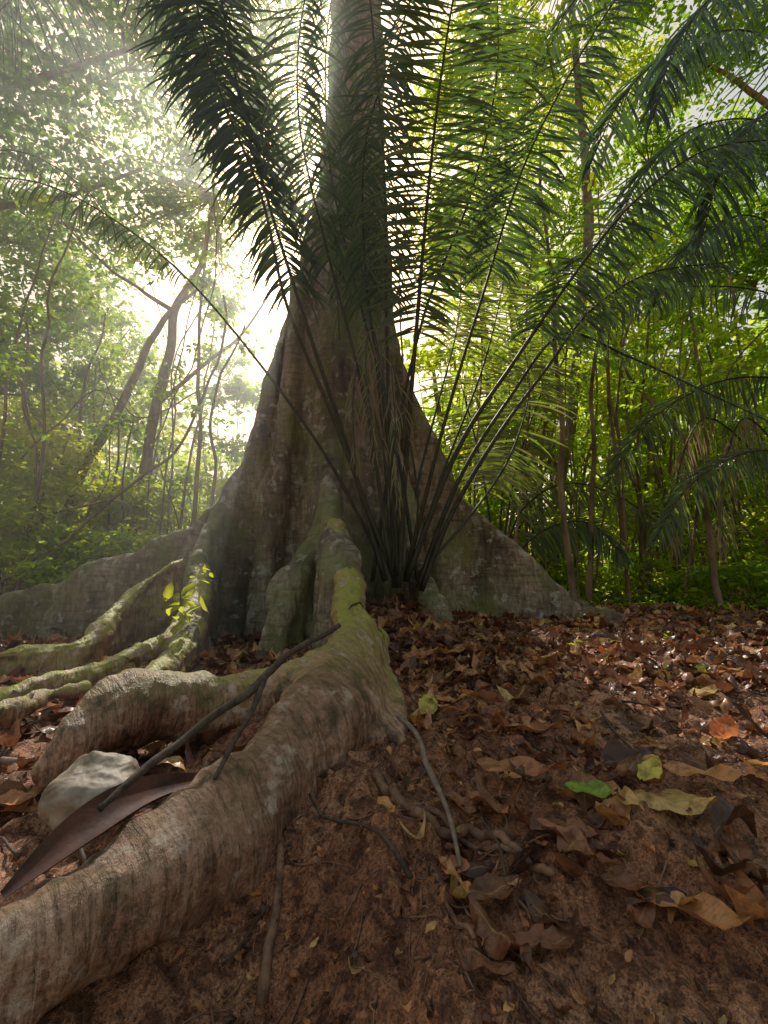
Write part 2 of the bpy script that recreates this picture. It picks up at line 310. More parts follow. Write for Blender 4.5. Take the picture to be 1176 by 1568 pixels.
# ---------- dead leaves
U,Vv=np.meshgrid(np.linspace(0,1,9),np.linspace(-1,1,5),indexing='ij')
ci=np.arange(8)[:,None]*5+np.arange(4)[None,:]; LQ=np.stack([ci,ci+1,ci+6,ci+5],-1).reshape(-1,4)
def leaves(acc,P,L,Wd,yaw,tilt,roll,curl,cup,tint,warp=.1):
    n=len(P); u=U.ravel()[None]; v=Vv.ravel()[None]
    w=(np.sin(np.pi*np.clip(u*.97+.015,0,1)**.85)**.75)*(1+.10*np.sin(u*23+yaw[:,None]*9)*(np.abs(v)>.9))
    x=(u-.5)*L[:,None]; y=v*w*Wd[:,None]*.5
    z=L[:,None]*(curl[:,None]*((u-.5)**2*2)+warp*np.sin(u*7+yaw[:,None]*5)*v*.6+.05*np.sin(u*11+yaw[:,None]*3+v*2))+Wd[:,None]*cup[:,None]*np.abs(v)**1.5*w
    cr,sr=np.cos(roll)[:,None],np.sin(roll)[:,None]; y,z=y*cr-z*sr,y*sr+z*cr
    ct,st=np.cos(tilt)[:,None],np.sin(tilt)[:,None]; x,z=x*ct-z*st,x*st+z*ct
    cy,sy=np.cos(yaw)[:,None],np.sin(yaw)[:,None]; x,y=x*cy-y*sy,x*sy+y*cy
    z=z-np.minimum(z.min(1),0)[:,None]*.75
    V=np.stack([x+P[:,0:1],y+P[:,1:2],z+P[:,2:3]],-1).reshape(-1,3)
    Q=(LQ[None]+(np.arange(n)*45)[:,None,None]).reshape(-1,4)
    uv=np.stack([np.broadcast_to(u,(n,45)),np.broadcast_to(v,(n,45)),np.zeros((n,45))],-1).reshape(-1,3)
    acc.add(V,Q,np.repeat(tint,45),uv)
def scatter(acc,n,xr,yr,lr,tintf,minw=.3):
    x=rng.uniform(*xr,n);y=rng.uniform(*yr,n); P=np.stack([x,y,H(x,y)+rng.uniform(.0,.012,n)],-1); L=rng.uniform(*lr,n)
    leaves(acc,P,L,L*rng.uniform(minw,.5,n),rng.uniform(0,6.28,n),rng.normal(0,.22,n),rng.normal(0,.35,n),rng.normal(.2,.4,n),rng.normal(.12,.3,n),tintf(n))
def brown(n): return np.clip(rng.choice([.06,.2,.34,.5,.65,.78],n,p=[.24,.24,.19,.15,.12,.06])+rng.normal(0,.05,n),0,.8)
A=Acc()
scatter(A,4400,(-3.5,6.5),(2.7,7.0),(.08,.2),brown)
scatter(A,1300,(-4.5,-.2),(1.3,4.5),(.08,.19),brown)
scatter(A,1300,(.05,4.5),(2.0,3.3),(.05,.17),brown)
scatter(A,800,(.05,2.8),(.8,2.4),(.03,.13),brown)
scatter(A,1300,(-8,12),(7,12),(.12,.25),brown)
scatter(A,7500,(-.3,2.8),(.55,3),(.006,.035),brown)
scatter(A,900,(-1.8,-.1),(.6,2),(.008,.03),brown)
scatter(A,170,(.1,4.5),(1.8,5),(.05,.14),lambda n:rng.choice([.88,.8,.93,.97],n))
A.build('leaf_litter',M_dead)
def bigleaf(px,py,L,W,yaw,t,tilt=0,roll=0,curl=.15,cup=.15,lift=.025):
    a=Acc(); p=onground(px,py); p[2]+=lift
    f=lambda q:np.array([float(q)])
    leaves(a,p[None],f(L),f(W),f(math.radians(yaw)),f(tilt),f(roll),f(curl),f(cup),f(t),.05); a.build('fallen_leaf',M_dead)
for q in [(655,1100,.10,.07,60,.95,.5,.5),(700,1112,.13,.07,-50,.5,.3),(812,1135,.2,.085,-25,.60,.1,-.1),(865,1105,.12,.05,-10,.35),(1112,1142,.12,.07,30,.88,.4,.3),
  (955,1185,.10,.085,0,.04,.2,.4,.1,.4),(998,1205,.10,.045,35,.94,.3,.3),(908,1240,.115,.06,-30,1.0,.1,.1),(1035,1258,.17,.085,-18,.80,.05,.1,.05,-.1),(1080,1222,.17,.05,-50,.66,.2,.3),
  (800,1215,.22,.07,-12,.45,.05,.1),(745,1262,.14,.06,-60,.45,.1,-.3),(1065,1440,.17,.07,-35,.60,.1,-.1,.1,.2),(697,1375,.12,.022,-65,.68),(592,1265,.07,.03,-60,.7),(1165,1190,.08,.03,0,.9),
  (60,1102,.22,.11,10,.5,.1,.1),(30,1240,.16,.08,30,.55,.1,.2),(820,1050,.16,.08,15,.45,.1,.2),(700,1010,.18,.09,-15,.58,.2,.1),(640,1015,.2,.1,20,.5,.1,.3),(1080,1075,.16,.08,20,.78,.1),(950,1030,.2,.07,-20,.58,.1),(1120,1040,.2,.08,10,.55,.1),
  (880,1330,.09,.05,40,.25,.1,.1),(760,1400,.10,.06,10,.15,.1,.1),(960,1390,.08,.04,-20,.3,.1,.1),(1130,1330,.1,.05,60,.3,.1,.1),(860,1480,.07,.04,10,.25,.1,.1),(700,1180,.12,.05,-70,.2,.1,.2)]: bigleaf(*q)
# dark palm spathe lying on the roots
p0,p1,p2,p3=S((5,1375,.86),(130,1285,.98),(230,1225,1.12),(335,1190,1.3)); A=Acc(); P=cat([p0,p1,p2,p3],8); w=np.sin(np.linspace(.12,3.05,len(P)))*.05+.004
T=norm(np.gradient(P,axis=0)); Sd=norm(np.cross(T,[0,-.5,1.])); Nn=np.cross(Sd,T); vs=np.linspace(-1,1,7); V=P[:,None]+Sd[:,None]*(vs[None,:,None]*w[:,None,None])+Nn[:,None]*((vs**2)[None,:,None]*w[:,None,None]*.7)
n_=len(P); ii=np.arange(n_-1)[:,None]*7+np.arange(6)[None]; A.add(V.reshape(-1,3),np.stack([ii,ii+1,ii+8,ii+7],-1).reshape(-1,4),.2); A.build('palm_spathe',simple('spathe_husk',(.035,.013,.008),(.12,.042,.024),14,.7,.6,.006))
# stone
bpy.ops.mesh.primitive_ico_sphere_add(subdivisions=6,radius=1); st=bpy.context.object; st.name='stone'; st.data.name='stone'
c=np.zeros(len(st.data.vertices)*3); st.data.vertices.foreach_get('co',c); c=c.reshape(-1,3)
c=np.sign(c)*np.abs(c)**.7; c*=(1+.45*fbm(c*1.1,2,77)+.07*fbm(c*4,3,78))[:,None]; c*=np.array([.105,.09,.085]); st.data.vertices.foreach_set('co',c.ravel()); st.data.update()
st.location=site(148,1215,1.3); st.rotation_euler=(.25,.3,.3)
for p in st.data.polygons: p.use_smooth=True
st.data.materials.append(M_stone)
# sticks
def stick(parts,mat,name):
    A=Acc()
    for P,R in parts:
        P=cat(P,6); P=P+.012*np.stack([fbm(P*9,2,s) for s in (1,2,3)],-1); A.add(*tube(P,cat(R,6)[:,0]*(1+.4*fbm(P*25,2,5)),2,10))
    return A.build(name,mat)
stick([(S((520,958,1.62),(470,985,1.5),(415,1025,1.38),(380,1060,1.28),(300,1120,1.2),(220,1180,1.08),(150,1240,.98)),[.009,.010,.012,.011,.010,.009,.007]),(S((405,1035,1.33),(385,1085,1.25),(350,1150,1.16),(325,1195,1.1)),[.008,.007,.006,.004])],M_stick,'fallen_stick')
stick([(S((607,1092,1.35),(640,1130,1.28),(662,1190,1.18),(690,1260,1.08),(705,1330,.98)),[.008,.008,.007,.006,.004])],M_pale,'fallen_stick')
stick([(S((50,1060,1.9),(15,1130,1.75),(5,1165,1.6)),[.008,.012,.006]),(S((-20,1160,1.6),(40,1170,1.6),(90,1175,1.65)),[.009,.012,.006]),(S((85,1178,1.6),(50,1200,1.5),(10,1240,1.4)),[.006,.008,.005])],M_pale,'fallen_stick')
A=Acc()
for q in range(320):
    x0=rng.uniform(-3,5);y0=rng.uniform(.8,6); an=rng.uniform(0,6.28); L=rng.uniform(.08,.5); m=5
    stp=np.cumsum(np.column_stack([np.cos(an+rng.normal(0,.15,m)),np.sin(an+rng.normal(0,.15,m))])*L/m,0)+[x0,y0]; r=rng.uniform(.002,.006)
    A.add(*tube(np.column_stack([stp,H(stp[:,0],stp[:,1])+r+rng.uniform(0,.02)]),np.linspace(r,r*.5,m),2,6))
A.build('twig_litter',M_stick)
# ---------- foliage
SUN_AZ=math.radians(-12); SUN_EL=math.radians(46)
sd=np.array([math.sin(SUN_AZ)*math.cos(SUN_EL),math.cos(SUN_AZ)*math.cos(SUN_EL),math.sin(SUN_EL)])
# canopy gaps: where shafts of sun reach the floor
LIT=[(1.8,2.55,.85,.3),(2.7,2.9,.6,.3),(1.35,1.95,.4,.16),(.98,1.5,.3,.18),(1.35,1.15,.2,.10),(-1.6,3.2,.4,.3),(-.85,1.3,.2,.15),(-1.2,1.8,.25,.15),(.8,2.2,.2,.08)]
LITHI=[(-5.5,8,2.2,1.4),(-3.6,7,1.2,.9),(-7,7,1.2,1.0),(3.6,8,1.6,1.0),(5.5,7.5,1.,.8)]
r2=np.random.default_rng(5)
for q in range(40): LIT.append((r2.uniform(-4,5),r2.uniform(.9,6.5),r2.uniform(.0,.18),r2.uniform(.0,.1)))
def keep(P,mg=.1):
    t=(P[:,2]+.45)/sd[2]; gx=P[:,0]-sd[0]*t; gy=P[:,1]-sd[1]*t; k=np.ones(len(P),bool)
    for x,y,a,b in LIT: k&=((gx-x)/(a+mg))**2+((gy-y)/(b+mg*1.2))**2>1
    hi=P[:,2]>2.4; rr=rng.uniform(0,1,len(P))<.8
    for x,y,a,b in LITHI: k&=~((((gx-x)/a)**2+((gy-y)/b)**2<1)&hi&rr)
    return k
def leafcloud(acc,P,size,tint,asp=.42,droop=.4):
    n=len(P); D=rng.normal(0,1,(n,3)); D[:,2]=D[:,2]*.5-droop; D=norm(D)
    Nn=rng.normal(0,.55,(n,3))+np.array([0,0,1.]); Wd=norm(np.cross(D,Nn)); Nn=np.cross(Wd,D)
    L=size[:,None]; w=L*asp
    b=P; t=P+D*L-Nn*L*.08
    l1=P+D*L*.3+Wd*w*.45+Nn*w*.12; r1=P+D*L*.3-Wd*w*.45+Nn*w*.12; l2=P+D*L*.68+Wd*w*.36+Nn*w*.08; r2=P+D*L*.68-Wd*w*.36+Nn*w*.08
    V=np.stack([b,l1,l2,t,r2,r1],1).reshape(-1,3); o=(np.arange(n)*6)[:,None]
    Q=np.stack([o+[0,1,2,3],o+[0,3,4,5]],1).reshape(-1,4); acc.add(V,Q,np.repeat(tint,6))
def crown(acc,c,rad,n,size,tint=.5,tv=.18,ncl=None,cs=.2,br=None,root=None,asp=.5):
    n=int(n*.66); size=size*1.08
    c=np.asarray(c,float); rad=np.asarray(rad,float); ncl=ncl or max(8,n//45)
    d=norm(rng.normal(0,1,(ncl,3)))*rng.uniform(.1,1,(ncl,1))**.5; cc=c+d*rad
    if br is not None:
        s=c-[0,0,rad[2]*.8] if root is None else np.asarray(root)
        for q in cc[:min(ncl,9)]:
            m=(s+q)/2+rng.normal(0,.15,3)*rad; m[2]=max(m[2],min(s[2],q[2])); br.add(*tube([s,m,q],[.022*rad.mean()/1.5,.012,.005],4,6))
    ct=rng.normal(0,tv*.8,ncl); w=rng.uniform(.4,1.6,ncl); k=rng.choice(ncl,n,p=w/w.sum())
    P=cc[k]+rng.normal(0,1,(n,3))*rad.mean()*cs*np.array([1,1,.55])
    kp=keep(P,.06+.8*size)&(np.linalg.norm(P,axis=1)>1.5); P=P[kp]; k=k[kp]
    leafcloud(acc,P,rng.uniform(.65,1.35,len(P))*size,np.clip(tint+ct[k]+rng.normal(0,tv*.6,len(P)),0,1),asp)
def tree_obj(name,trunks,crowns,mat=M_can):
    e=empty(name); B=Acc(); Cc=Acc()
    for P,R in trunks:
        P=cat(P,4); P=P+.12*np.stack([fbm(P*.9,2,s) for s in (1,2,3)],-1); B.add(*tube(P,cat(R,4)[:,0],2,10))
    top=np.asarray(trunks[0][0][-1])
    for (px,py,y,r,n,s,t) in crowns:
        c=site(px,py,y); crown(Cc,c,(r,r*1.1,r*.75),n,s,t,br=B,root=top if np.linalg.norm(top-c)<r*3.2 else None)
    B.build('trunk_and_limbs',M_trunk,e); Cc.build('crown_foliage',mat,e); return e
def g(x,y): return np.array([x,y,float(H(np.array([x]),np.array([y]))[0])-.1])
# left slender trees
tree_obj('slender_forest_tree',[(S((195,870,8.6),(215,760,8.6),(235,640,8.7),(255,560,8.8),(270,470,9.0),(310,400,9.2),(330,300,9.4)),[.12,.11,.10,.10,.09,.06,.04]),(S((268,475,9),(215,440,9),(150,400,9),(90,330,9)),[.06,.04,.03,.02]),(S((240,620,8.7),(310,560,8.7),(370,510,8.9),(420,440,9.2)),[.05,.04,.03,.02])],
 [(300,330,10,1.3,2500,.14,.45),(200,330,9.5,1.3,2500,.14,.4),(110,380,10,1.4,2800,.14,.4),(330,460,11,.8,1500,.14,.6),(340,560,12,.8,1100,.14,.6)])
tree_obj('slender_forest_tree',[(S((60,905,8),(90,820,8),(130,720,8.1),(175,640,8.2),(215,560,8.3),(245,490,8.4),(300,440,8.6)),[.10,.09,.08,.08,.07,.06,.03]),(S((120,740,8.1),(60,650,8.1),(20,560,8.2),(0,500,8.2)),[.05,.04,.03,.02])],
 [(60,470,9,1.2,2800,.14,.5),(10,560,8.5,1.1,2300,.14,.5),(170,520,11,1.1,2300,.14,.6),(130,600,10,.9,1600,.13,.6),(230,600,12,.9,1100,.14,.6)])
tree_obj('overstory_tree',[(S((-250,950,7),(-240,500,7),(-200,100,7),(-120,-150,7.2)),[.3,.25,.2,.15]),(S((-220,300,7),(-60,160,7),(90,110,7.2),(250,60,7.5)),[.12,.09,.06,.03]),(S((-220,380,7),(-80,330,7.3),(90,300,8),(220,260,8.6)),[.1,.07,.05,.03])],
 [(40,60,7,1.6,4200,.14,.25),(60,210,7.5,1.3,2800,.13,.27),(200,60,7.5,1.4,2900,.13,.3),(330,100,8.5,1.3,2500,.13,.35),(250,230,9.5,1.4,2300,.14,.35),(410,200,11,1.4,2400,.15,.5),(20,330,9,1.3,2800,.14,.4),(120,-60,6.5,1.6,2800,.14,.25),(380,-20,8,1.6,2400,.14,.4),(430,330,12,1.2,1600,.15,.5)])
# right trees
tree_obj('vine_covered_tree',[(S((845,880,8.4),(860,740,8.4),(878,600,8.6),(885,480,8.8),(900,350,9),(895,230,9.2),(880,80,9.5),(870,-60,9.8)),[.14,.12,.11,.11,.12,.10,.09,.07]),(S((898,300,9),(940,200,9.2),(1000,120,9.5)),[.05,.04,.02])],
 [(820,170,11,1.7,4200,.17,.9),(760,60,10,1.5,2800,.16,.85),(930,110,11,1.5,2800,.16,.8),(860,330,12,1.5,3000,.16,.7),(750,300,12,1.2,2300,.16,.75),(990,220,10,1.2,2200,.15,.5),(680,180,13,1.6,2800,.17,.8),(680,350,13,1.4,2800,.17,.7)])
tree_obj('overstory_tree',[(S((1300,950,8),(1290,500,8),(1270,100,8),(1200,-100,8)),[.25,.2,.18,.12]),(S((1290,300,8),(1180,160,8.2),(1050,80,8.5)),[.1,.07,.03])],
 [(1100,40,8,1.5,3400,.15,.45),(1160,200,9,1.4,3000,.15,.45),(1060,300,11,1.5,3000,.16,.5),(1150,400,11,1.4,2800,.16,.4),(980,-20,8,1.3,2600,.15,.6),(960,400,13,1.5,2600,.17,.65),(1200,320,8,1.2,2200,.15,.3)])
# understory left (sun-lit shrubs)
A=Acc();B=Acc()
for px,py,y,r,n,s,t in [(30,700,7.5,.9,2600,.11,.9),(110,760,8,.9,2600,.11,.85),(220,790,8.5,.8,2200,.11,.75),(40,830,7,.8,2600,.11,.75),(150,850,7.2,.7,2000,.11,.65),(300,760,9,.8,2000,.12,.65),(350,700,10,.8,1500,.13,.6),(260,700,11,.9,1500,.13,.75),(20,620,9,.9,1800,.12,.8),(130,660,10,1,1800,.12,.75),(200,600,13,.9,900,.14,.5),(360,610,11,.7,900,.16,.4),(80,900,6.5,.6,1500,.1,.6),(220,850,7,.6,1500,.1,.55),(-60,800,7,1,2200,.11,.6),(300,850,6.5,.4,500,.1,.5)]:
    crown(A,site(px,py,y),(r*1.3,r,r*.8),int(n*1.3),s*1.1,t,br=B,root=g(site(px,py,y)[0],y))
e=empty('understory_shrubs'); A.build('leaves',M_shrub,e); B.build('stems',M_trunk,e)
A=Acc();B=Acc()
for px,py,y,r,n,s,t in [(700,520,9,1,1700,.13,.65),(760,650,9,1,1900,.13,.6),(830,560,11,1.2,1900,.14,.65),(960,620,9,1.1,1700,.13,.6),(1080,560,9,1.1,1500,.12,.6),(1150,660,8,1,1300,.12,.5),(780,780,8,.9,1700,.12,.5),(900,800,8,.9,1400,.11,.5),(1010,760,8,1,1400,.11,.55),(1120,820,7,.9,1400,.11,.5),(960,890,7,.6,1500,.09,.55),(1080,900,6.5,.5,1300,.09,.55),(850,880,8,.6,1100,.1,.5),(1170,900,6.2,.5,1100,.09,.5),(950,480,11,1.1,1700,.13,.65),(1040,450,12,1.3,1800,.14,.6),(690,420,12,1.3,1700,.14,.7),(1230,760,7,1.1,1500,.12,.4),(1010,640,7.5,.6,600,.12,.95),(700,850,8,.7,1300,.12,.55),(690,700,9,.8,1500,.13,.7)]:
    crown(A,site(px,py,y),(r*1.3,r,r*.8),int(n*1.15),s*1.15,t,br=B,root=g(site(px,py,y)[0],y))
e=empty('understory_shrubs'); A.build('leaves',M_shrub,e); B.build('stems',M_trunk,e)
B=Acc(); A=Acc()
def sap(xr,yr,n):
    for q in range(n):
        x=rng.uniform(*xr); y=rng.uniform(*yr); h=rng.uniform(2.5,8); r=rng.uniform(.014,.05); b=g(x,y); l=rng.normal(0,.45,2)
        P=cat([b,b+[l[0]*.3,l[1]*.3,h*.4],b+[l[0]*.5+rng.normal(0,.15),l[1],h*.7],b+[l[0]*1.6,l[1],h]],5); P[1:]+=.1*np.stack([fbm(P[1:]*1.4,2,s) for s in (1,2,3)],-1)
        B.add(*tube(P,np.linspace(r,r*.4,len(P)),2,6))
        crown(A,P[-1],(.5,.5,.4),160,.11,.6,ncl=5); crown(A,P[9],(.4,.4,.6),70,.1,.6,ncl=4)
sap((1.8,8),(5.6,9),62); sap((-8,-3),(6.2,10),24)
e=empty('forest_saplings'); B.build('stems',M_trunk,e); A.build('leaves',M_can,e)
# distant forest edge
A=Acc();B=Acc()
for q in range(120):
    x=rng.uniform(-30,34); y=rng.uniform(12,24); right=x>-1
    zt=rng.uniform(7,15) if right else (rng.uniform(2.5,5) if x>-10 else rng.uniform(5,11))
    B.add(*tube([g(x,y),[x+.3,y,zt*.5],[x,y,zt]],[.16,.12,.06],4,6))
    for kk in range(4): crown(A,(x+rng.normal(0,1),y+rng.normal(0,1),zt*(.08+.28*kk)),(2.2,2,1.7),240,.38,.65+rng.normal(0,.12))
for q in range(60):
    x=rng.uniform(-16,18); y=rng.uniform(9.5,13); crown(A,(x,y,rng.uniform(0,1.2)),(1.5,1,.9),400,.2,.6)
e=empty('distant_forest'); A.build('foliage',M_can,e); B.build('trunks',M_trunk,e)
# ground seedlings
A=Acc()
for q in range(260):
    x=rng.uniform(1.5,8.5);y=rng.uniform(5.3,8.5); P=g(x,y)+[0,0,.1]+rng.normal(0,1,(9,3))*[.06,.06,.05]+[0,0,.1]; leafcloud(A,P,rng.uniform(.06,.12,9),np.full(9,rng.uniform(.2,.7)))
for px,py,n in [(880,1002,12),(1020,985,6),(740,985,5),(1090,960,8)]:
    b=onground(px,py); P=b+rng.normal(0,1,(n,3))*[.025,.025,.02]+[0,0,.05]; leafcloud(A,P,rng.uniform(.04,.07,n),np.full(n,.9),.35,0)
A.build('seedlings',M_shrub)
A=Acc(); b=site(275,925,3.15); P=b+rng.normal(0,1,(20,3))*[.07,.04,.06]; leafcloud(A,P,rng.uniform(.08,.15,20),np.full(20,.85),.5,.2); b=site(310,880,3.6); P=b+rng.normal(0,1,(10,3))*[.05,.04,.03]; leafcloud(A,P,rng.uniform(.05,.08,10),np.full(10,.8),.45,.2); A.build('vine_sprig',M_shrub)
# lianas
A=Acc()
for pts,r in [([(0,890,6.5),(120,810,6.4),(210,730,6.4),(275,680,6.6),(330,560,6.8),(345,450,7)],.024),([(0,830,7),(100,780,7),(190,770,7),(180,830,7)],.018),([(30,700,7),(150,600,7.2),(220,640,7.2),(300,600,7.4)],.014),([(330,250,6),(330,420,6),(290,560,6.4),(230,700,6.8)],.012),([(740,400,6),(735,600,6),(728,760,5.6),(735,930,5.2)],.014),([(1040,560,6.5),(1060,700,6.5),(1050,900,6.2)],.012),([(870,520,7),(830,640,6.8),(800,700,6.6),(790,850,6.4)],.02),([(960,450,7),(940,640,7),(915,900,6.6)],.018),([(610,300,5.0),(612,500,4.6),(630,700,4.3)],.01)]:
    P=cat(S(*pts),6); P+=.1*np.stack([fbm(P*1.7,2,s) for s in (1,2,3)],-1); A.add(*tube(P,np.full(len(P),r),2,6))
A.build('lianas',M_trunk)
# ---------- palms
def frond(acc,rac,pts,r0=.022,t0=.3,plen=.62,wid=.022,n=120,hint=(0,-.75,.55),tint=.3,droop=.35,ang=.22,tv=.1,miss=.06):
    plen*=1.15
    P=cat(pts,16); d=np.r_[0,np.cumsum(np.linalg.norm(np.diff(P,axis=0),axis=1))]; Lt=d[-1]
    rac.add(*tube(P[::2],np.interp(d[::2],[0,Lt],[r0,.004]),1,8,sm=False),)
    s=np.linspace(t0,.995,n); C=np.stack([np.interp(s*Lt,d,P[:,i]) for i in range(3)],-1); T=norm(np.gradient(C,axis=0)); h=norm(np.array(hint,float))
    Sd=norm(np.cross(T,h)); Nn=np.cross(Sd,T); Nn=np.where((Nn[:,2:3]<0),-Nn,Nn)
    u=(s-t0)/(1-t0); ln=plen*(.45+.55*np.sin(np.pi*np.clip(u*.8+.12,0,1)))*np.where(u>.85,1-(u-.85)*3,1)
    for side in(-1,1):
        m=(rng.uniform(0,1,n)>miss); m_=m.sum(); c=C[m]+rng.normal(0,.006,(m_,3)); l=(ln[m]*rng.uniform(.7,1.1,m_))[:,None]; a=(ang+u[m]*.45+rng.normal(0,.13,m_))[:,None]
        D=Sd[m]*side*np.cos(a)+T[m]*np.sin(a)+Nn[m]*(.0+rng.normal(0,.16,m_))[:,None]+np.array([0,0,-.2-.5*droop]); D=norm(D); K=6; pos=c.copy(); rows=[]; dr=(droop*.65*rng.uniform(.2,1.9,m_))[:,None]
        wv=norm(np.cross(D,Nn[m])); ok=np.ones(m_,bool)
        prof=[.35,.9,1,.85,.55,.05]
        for k_ in range(K):
            nn=norm(np.cross(wv,D)); w=wid*.5*prof[k_]; ok&=keep(pos,.04)
            rows.append(np.stack([pos-wv*w+nn*w*.4,pos,pos+wv*w+nn*w*.4],1)); D=norm(D+np.array([0,0,-1.])*dr*(.2+.2*k_)*.5); pos=pos+D*l/(K-1)
        ok|=rng.uniform(0,1,m_)<.12
        V=np.stack(rows,1)[ok].reshape(-1,3); m_=int(ok.sum())
        if m_==0: continue
        b=(np.arange(m_)*K*3)[:,None,None]; ii=(np.arange(K-1)[:,None]*3+np.arange(2)[None]).reshape(1,-1,1); q=b+ii
        Q=np.concatenate([q,q+1,q+4,q+3],-1).reshape(-1,4)
        acc.add(V,Q,np.repeat(np.clip(tint+rng.normal(0,tv,m_),0,1),K*3))
def palm(name,fr):
    e=empty(name);A=Acc();R=Acc()
    for pts,kw in fr: frond(A,R,S(*pts),**kw)
    A.build('leaflets',M_palm,e); R.build('petioles_and_rachis',M_rachis,e); return e
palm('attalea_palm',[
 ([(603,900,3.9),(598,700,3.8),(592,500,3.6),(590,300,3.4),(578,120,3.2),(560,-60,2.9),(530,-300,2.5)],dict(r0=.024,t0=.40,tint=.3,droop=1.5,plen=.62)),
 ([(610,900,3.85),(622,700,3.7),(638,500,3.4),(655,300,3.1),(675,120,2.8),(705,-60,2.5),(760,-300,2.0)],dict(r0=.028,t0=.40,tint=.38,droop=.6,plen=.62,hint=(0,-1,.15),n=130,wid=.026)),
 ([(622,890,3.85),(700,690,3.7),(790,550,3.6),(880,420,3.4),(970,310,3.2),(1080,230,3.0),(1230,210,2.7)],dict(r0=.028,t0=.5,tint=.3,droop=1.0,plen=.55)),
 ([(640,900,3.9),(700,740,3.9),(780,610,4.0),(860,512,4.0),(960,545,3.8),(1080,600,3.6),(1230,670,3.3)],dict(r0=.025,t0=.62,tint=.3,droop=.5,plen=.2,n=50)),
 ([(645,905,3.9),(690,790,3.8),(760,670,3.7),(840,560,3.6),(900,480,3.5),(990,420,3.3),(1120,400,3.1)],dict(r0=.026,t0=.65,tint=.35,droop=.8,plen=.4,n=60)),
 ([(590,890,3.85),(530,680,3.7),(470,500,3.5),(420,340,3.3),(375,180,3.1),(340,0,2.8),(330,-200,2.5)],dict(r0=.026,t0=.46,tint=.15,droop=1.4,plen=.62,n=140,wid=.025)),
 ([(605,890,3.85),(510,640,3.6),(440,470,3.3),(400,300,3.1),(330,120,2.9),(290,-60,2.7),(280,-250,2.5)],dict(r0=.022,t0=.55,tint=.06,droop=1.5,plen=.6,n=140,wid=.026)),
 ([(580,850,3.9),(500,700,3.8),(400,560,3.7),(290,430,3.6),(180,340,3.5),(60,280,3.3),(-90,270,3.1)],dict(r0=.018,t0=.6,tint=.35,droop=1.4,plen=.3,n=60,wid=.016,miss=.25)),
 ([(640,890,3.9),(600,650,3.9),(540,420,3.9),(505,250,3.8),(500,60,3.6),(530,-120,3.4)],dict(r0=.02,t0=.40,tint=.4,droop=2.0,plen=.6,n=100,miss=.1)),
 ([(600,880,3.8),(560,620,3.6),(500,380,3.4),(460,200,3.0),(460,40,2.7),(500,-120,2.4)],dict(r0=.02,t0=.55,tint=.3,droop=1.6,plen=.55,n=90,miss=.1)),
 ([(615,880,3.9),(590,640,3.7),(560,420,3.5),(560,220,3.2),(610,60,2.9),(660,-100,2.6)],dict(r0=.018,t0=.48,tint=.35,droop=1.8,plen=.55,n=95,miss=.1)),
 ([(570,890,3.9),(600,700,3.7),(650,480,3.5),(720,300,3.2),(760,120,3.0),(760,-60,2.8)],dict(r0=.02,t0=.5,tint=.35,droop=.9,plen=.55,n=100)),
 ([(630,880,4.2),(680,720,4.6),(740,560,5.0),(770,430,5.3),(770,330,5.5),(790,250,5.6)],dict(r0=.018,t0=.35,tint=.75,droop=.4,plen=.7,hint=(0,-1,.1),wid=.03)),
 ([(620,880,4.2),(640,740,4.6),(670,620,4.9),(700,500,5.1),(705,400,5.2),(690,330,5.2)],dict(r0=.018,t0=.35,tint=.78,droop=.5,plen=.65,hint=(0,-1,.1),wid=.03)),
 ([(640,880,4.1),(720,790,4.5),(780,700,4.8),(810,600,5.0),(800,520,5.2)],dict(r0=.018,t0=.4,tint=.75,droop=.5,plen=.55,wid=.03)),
 ([(620,890,3.9),(680,650,3.6),(740,450,3.3),(800,260,3.0),(880,100,2.7),(980,-60,2.4)],dict(r0=.02,t0=.55,tint=.25,droop=1.1,plen=.55,n=105)),
 ([(610,880,3.8),(600,760,3.6),(575,640,3.5),(550,560,3.5),(540,620,3.45),(545,720,3.4)],dict(r0=.010,t0=.4,tint=.97,droop=2.5,plen=.3,n=30,wid=.010,miss=.5)),
 ([(600,880,3.8),(610,740,3.6),(590,600,3.5),(570,500,3.5),(560,560,3.45),(575,700,3.4)],dict(r0=.010,t0=.4,tint=.97,droop=2.5,plen=.35,n=30,wid=.010,miss=.5)),
 ([(600,880,3.8),(580,600,3.7),(555,420,3.6),(530,330,3.6),(515,400,3.55),(520,520,3.5)],dict(r0=.010,t0=.4,tint=.6,droop=2.5,plen=.4,n=40,wid=.012,miss=.4)),
 ([(610,900,3.8),(640,780,3.6),(620,640,3.5),(600,560,3.45),(605,640,3.4),(610,780,3.4)],dict(r0=.010,t0=.4,tint=.95,droop=2.5,plen=.3,n=24,wid=.010,miss=.5)),
])
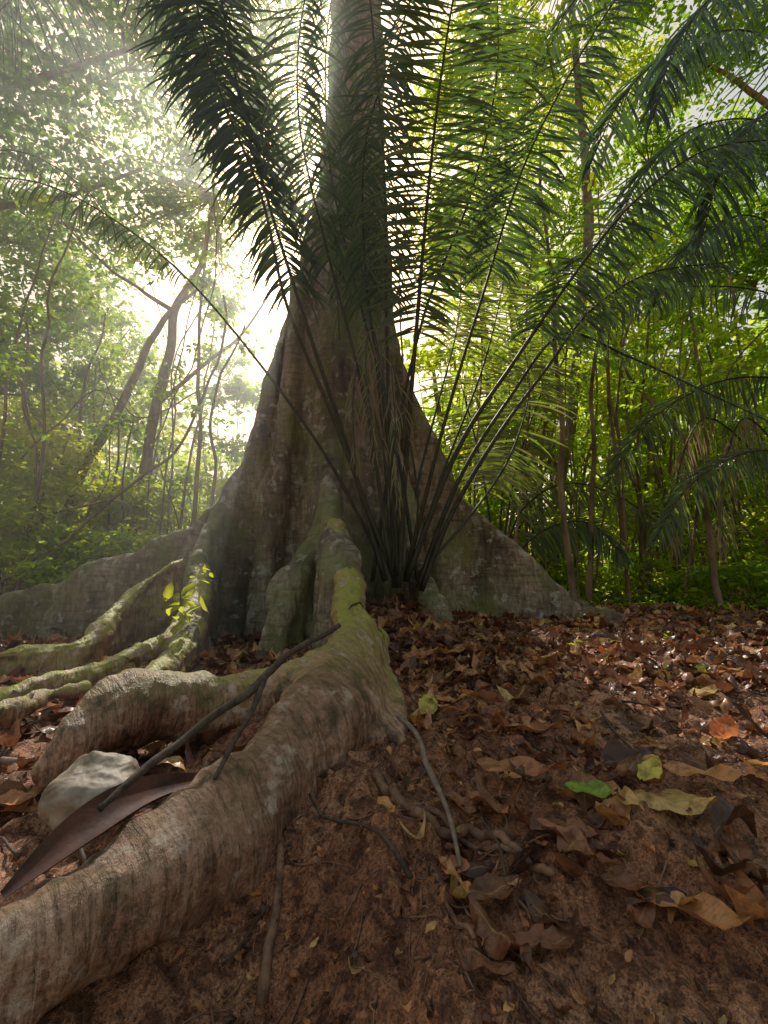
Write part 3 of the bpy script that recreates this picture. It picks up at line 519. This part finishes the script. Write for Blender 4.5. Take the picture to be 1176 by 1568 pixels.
palm('attalea_palm',[
 ([(1450,900,4.5),(1400,500,4.2),(1300,200,3.8),(1180,60,3.5),(1060,60,3.3),(960,140,3.2),(900,260,3.2)],dict(t0=.35,tint=.2,droop=1.1,plen=.75,wid=.026)),
 ([(1450,900,4.5),(1420,600,4.5),(1330,350,4.4),(1200,200,4.3),(1080,190,4.2),(990,260,4.2),(930,380,4.2)],dict(t0=.35,tint=.2,droop=1.1,plen=.8,wid=.028)),
 ([(1450,900,4.5),(1400,700,4.8),(1300,530,5),(1180,450,5.1),(1040,440,5.2),(940,470,5.3),(880,510,5.3)],dict(t0=.3,tint=.5,droop=.7,plen=.65)),
 ([(1450,900,4.5),(1400,300,4),(1300,0,3.6),(1150,-120,3.3),(1000,-100,3.1),(880,0,3),(830,100,3)],dict(t0=.35,tint=.25,droop=1.1,plen=.7)),
 ([(1450,900,4.5),(1420,400,3.8),(1340,150,3.4),(1250,0,3.1),(1120,-20,2.9),(1040,60,2.8),(1000,180,2.8)],dict(t0=.35,tint=.12,droop=1.2,plen=.65,wid=.026)),
 ([(1450,900,4.5),(1430,500,3.8),(1370,300,3.5),(1280,180,3.3),(1180,170,3.2),(1110,250,3.1),(1070,380,3.1)],dict(t0=.35,tint=.12,droop=1.2,plen=.65,wid=.026)),
 ([(1450,900,5),(1380,720,5),(1250,600,5.2),(1120,580,5.4),(1000,640,5.6),(930,740,5.7)],dict(t0=.3,tint=.5,droop=.7,plen=.6)),
 ([(1450,900,5),(1400,800,5),(1280,720,5),(1160,690,5),(1060,740,5),(1000,830,5)],dict(t0=.3,tint=.5,droop=.8,plen=.45)),
 ([(1300,1000,5.5),(1240,820,5.5),(1160,700,5.5),(1080,640,5.5),(1040,720,5.5),(1030,850,5.5)],dict(t0=.3,tint=.97,droop=2.5,plen=.5,wid=.016,miss=.3)),
 ([(1300,1000,5.2),(1260,820,5.2),(1200,700,5.2),(1140,640,5.2),(1110,720,5.2),(1105,850,5.2)],dict(t0=.3,tint=.97,droop=2.5,plen=.5,wid=.016,miss=.3)),
 ([(1300,1000,5),(1300,600,4.6),(1230,400,4.4),(1150,330,4.2),(1060,370,4.1),(1000,470,4)],dict(t0=.3,tint=.25,droop=1.1,plen=.7,wid=.026)),
])
palm('understory_palm',[
 ([(760,900,6.5),(800,780,6.6),(880,740,6.8),(980,780,7),(1060,860,7)],dict(t0=.25,tint=.7,droop=.6,plen=.6,wid=.035)),
 ([(760,900,6.5),(790,720,6.6),(830,600,6.8),(870,520,7),(930,480,7)],dict(t0=.3,tint=.8,droop=.4,plen=.7,wid=.035)),
 ([(760,900,6.5),(745,760,6.6),(720,640,6.8),(690,540,7),(660,480,7)],dict(t0=.3,tint=.8,droop=.3,plen=.7,hint=(0,-1,.1),wid=.035)),
 ([(760,900,6.5),(770,740,7),(780,600,7.5),(775,480,7.8),(760,400,8)],dict(t0=.3,tint=.7,droop=.3,plen=.8,hint=(0,-1,.1),wid=.035)),
 ([(760,900,6.5),(820,820,6.4),(900,800,6.2),(960,860,6.1)],dict(t0=.25,tint=.6,droop=.8,plen=.5,wid=.03)),
])
palm('attalea_palm',[
 ([(-300,950,5),(-260,500,5),(-150,300,4.8),(0,230,4.6),(120,280,4.5),(200,380,4.5)],dict(t0=.35,tint=.3,droop=1.4,plen=.5,n=60,wid=.016,miss=.2)),
 ([(-300,950,5),(-100,200,4.5),(80,-60,4),(220,-40,3.8),(300,80,3.7),(330,230,3.7)],dict(t0=.4,tint=.1,droop=1.2,plen=.75,wid=.026)),
])
# ---------- humid haze
def mist(name,loc,scl,den,an):
    bpy.ops.mesh.primitive_cube_add(size=1,location=loc); v=bpy.context.object; v.name=name; v.scale=scl
    m,nt,o=new(name); s=N(nt,'VolumeScatter'); s.inputs['Density'].default_value=den; s.inputs['Anisotropy'].default_value=an; s.inputs['Color'].default_value=(.98,1,1,1)
    nt.links.new(s.outputs[0],o.inputs['Volume']); v.data.materials.append(m)
mist('sunbeam_mist',(-6.9,8,5.5),(14,13,13),.023,.65)
# ---------- light
sc=bpy.context.scene; w=bpy.data.worlds.new('World'); sc.world=w; w.use_nodes=True; nt=w.node_tree; bg=nt.nodes['Background']
sk=nt.nodes.new('ShaderNodeTexSky'); sk.sky_type='NISHITA'; sk.sun_disc=False; sk.sun_elevation=SUN_EL; sk.sun_rotation=SUN_AZ; sk.dust_density=4; sk.air_density=2.0; sk.ozone_density=.3
wb=mix(nt,sk.outputs[0],(1.25,1.10,.90),1.0,'MULTIPLY')
nt.links.new(wb,bg.inputs[0]); bg.inputs[1].default_value=.125
l=bpy.data.lights.new('sun','SUN'); l.energy=5; l.angle=math.radians(.5); l.color=(1,.94,.85); lo=link(bpy.data.objects.new('sun',l)); lo.rotation_euler=Vector(sd).to_track_quat('Z','Y').to_euler()
cam=bpy.data.cameras.new('camera'); cam.sensor_fit='VERTICAL'; cam.sensor_height=36; cam.lens=15; cam.clip_end=1000; cam.clip_start=.02
co=link(bpy.data.objects.new('camera',cam)); co.rotation_euler=(math.radians(100),0,0); sc.camera=co
sc.view_settings.view_transform='Standard'; sc.view_settings.look='None'; sc.view_settings.exposure=0
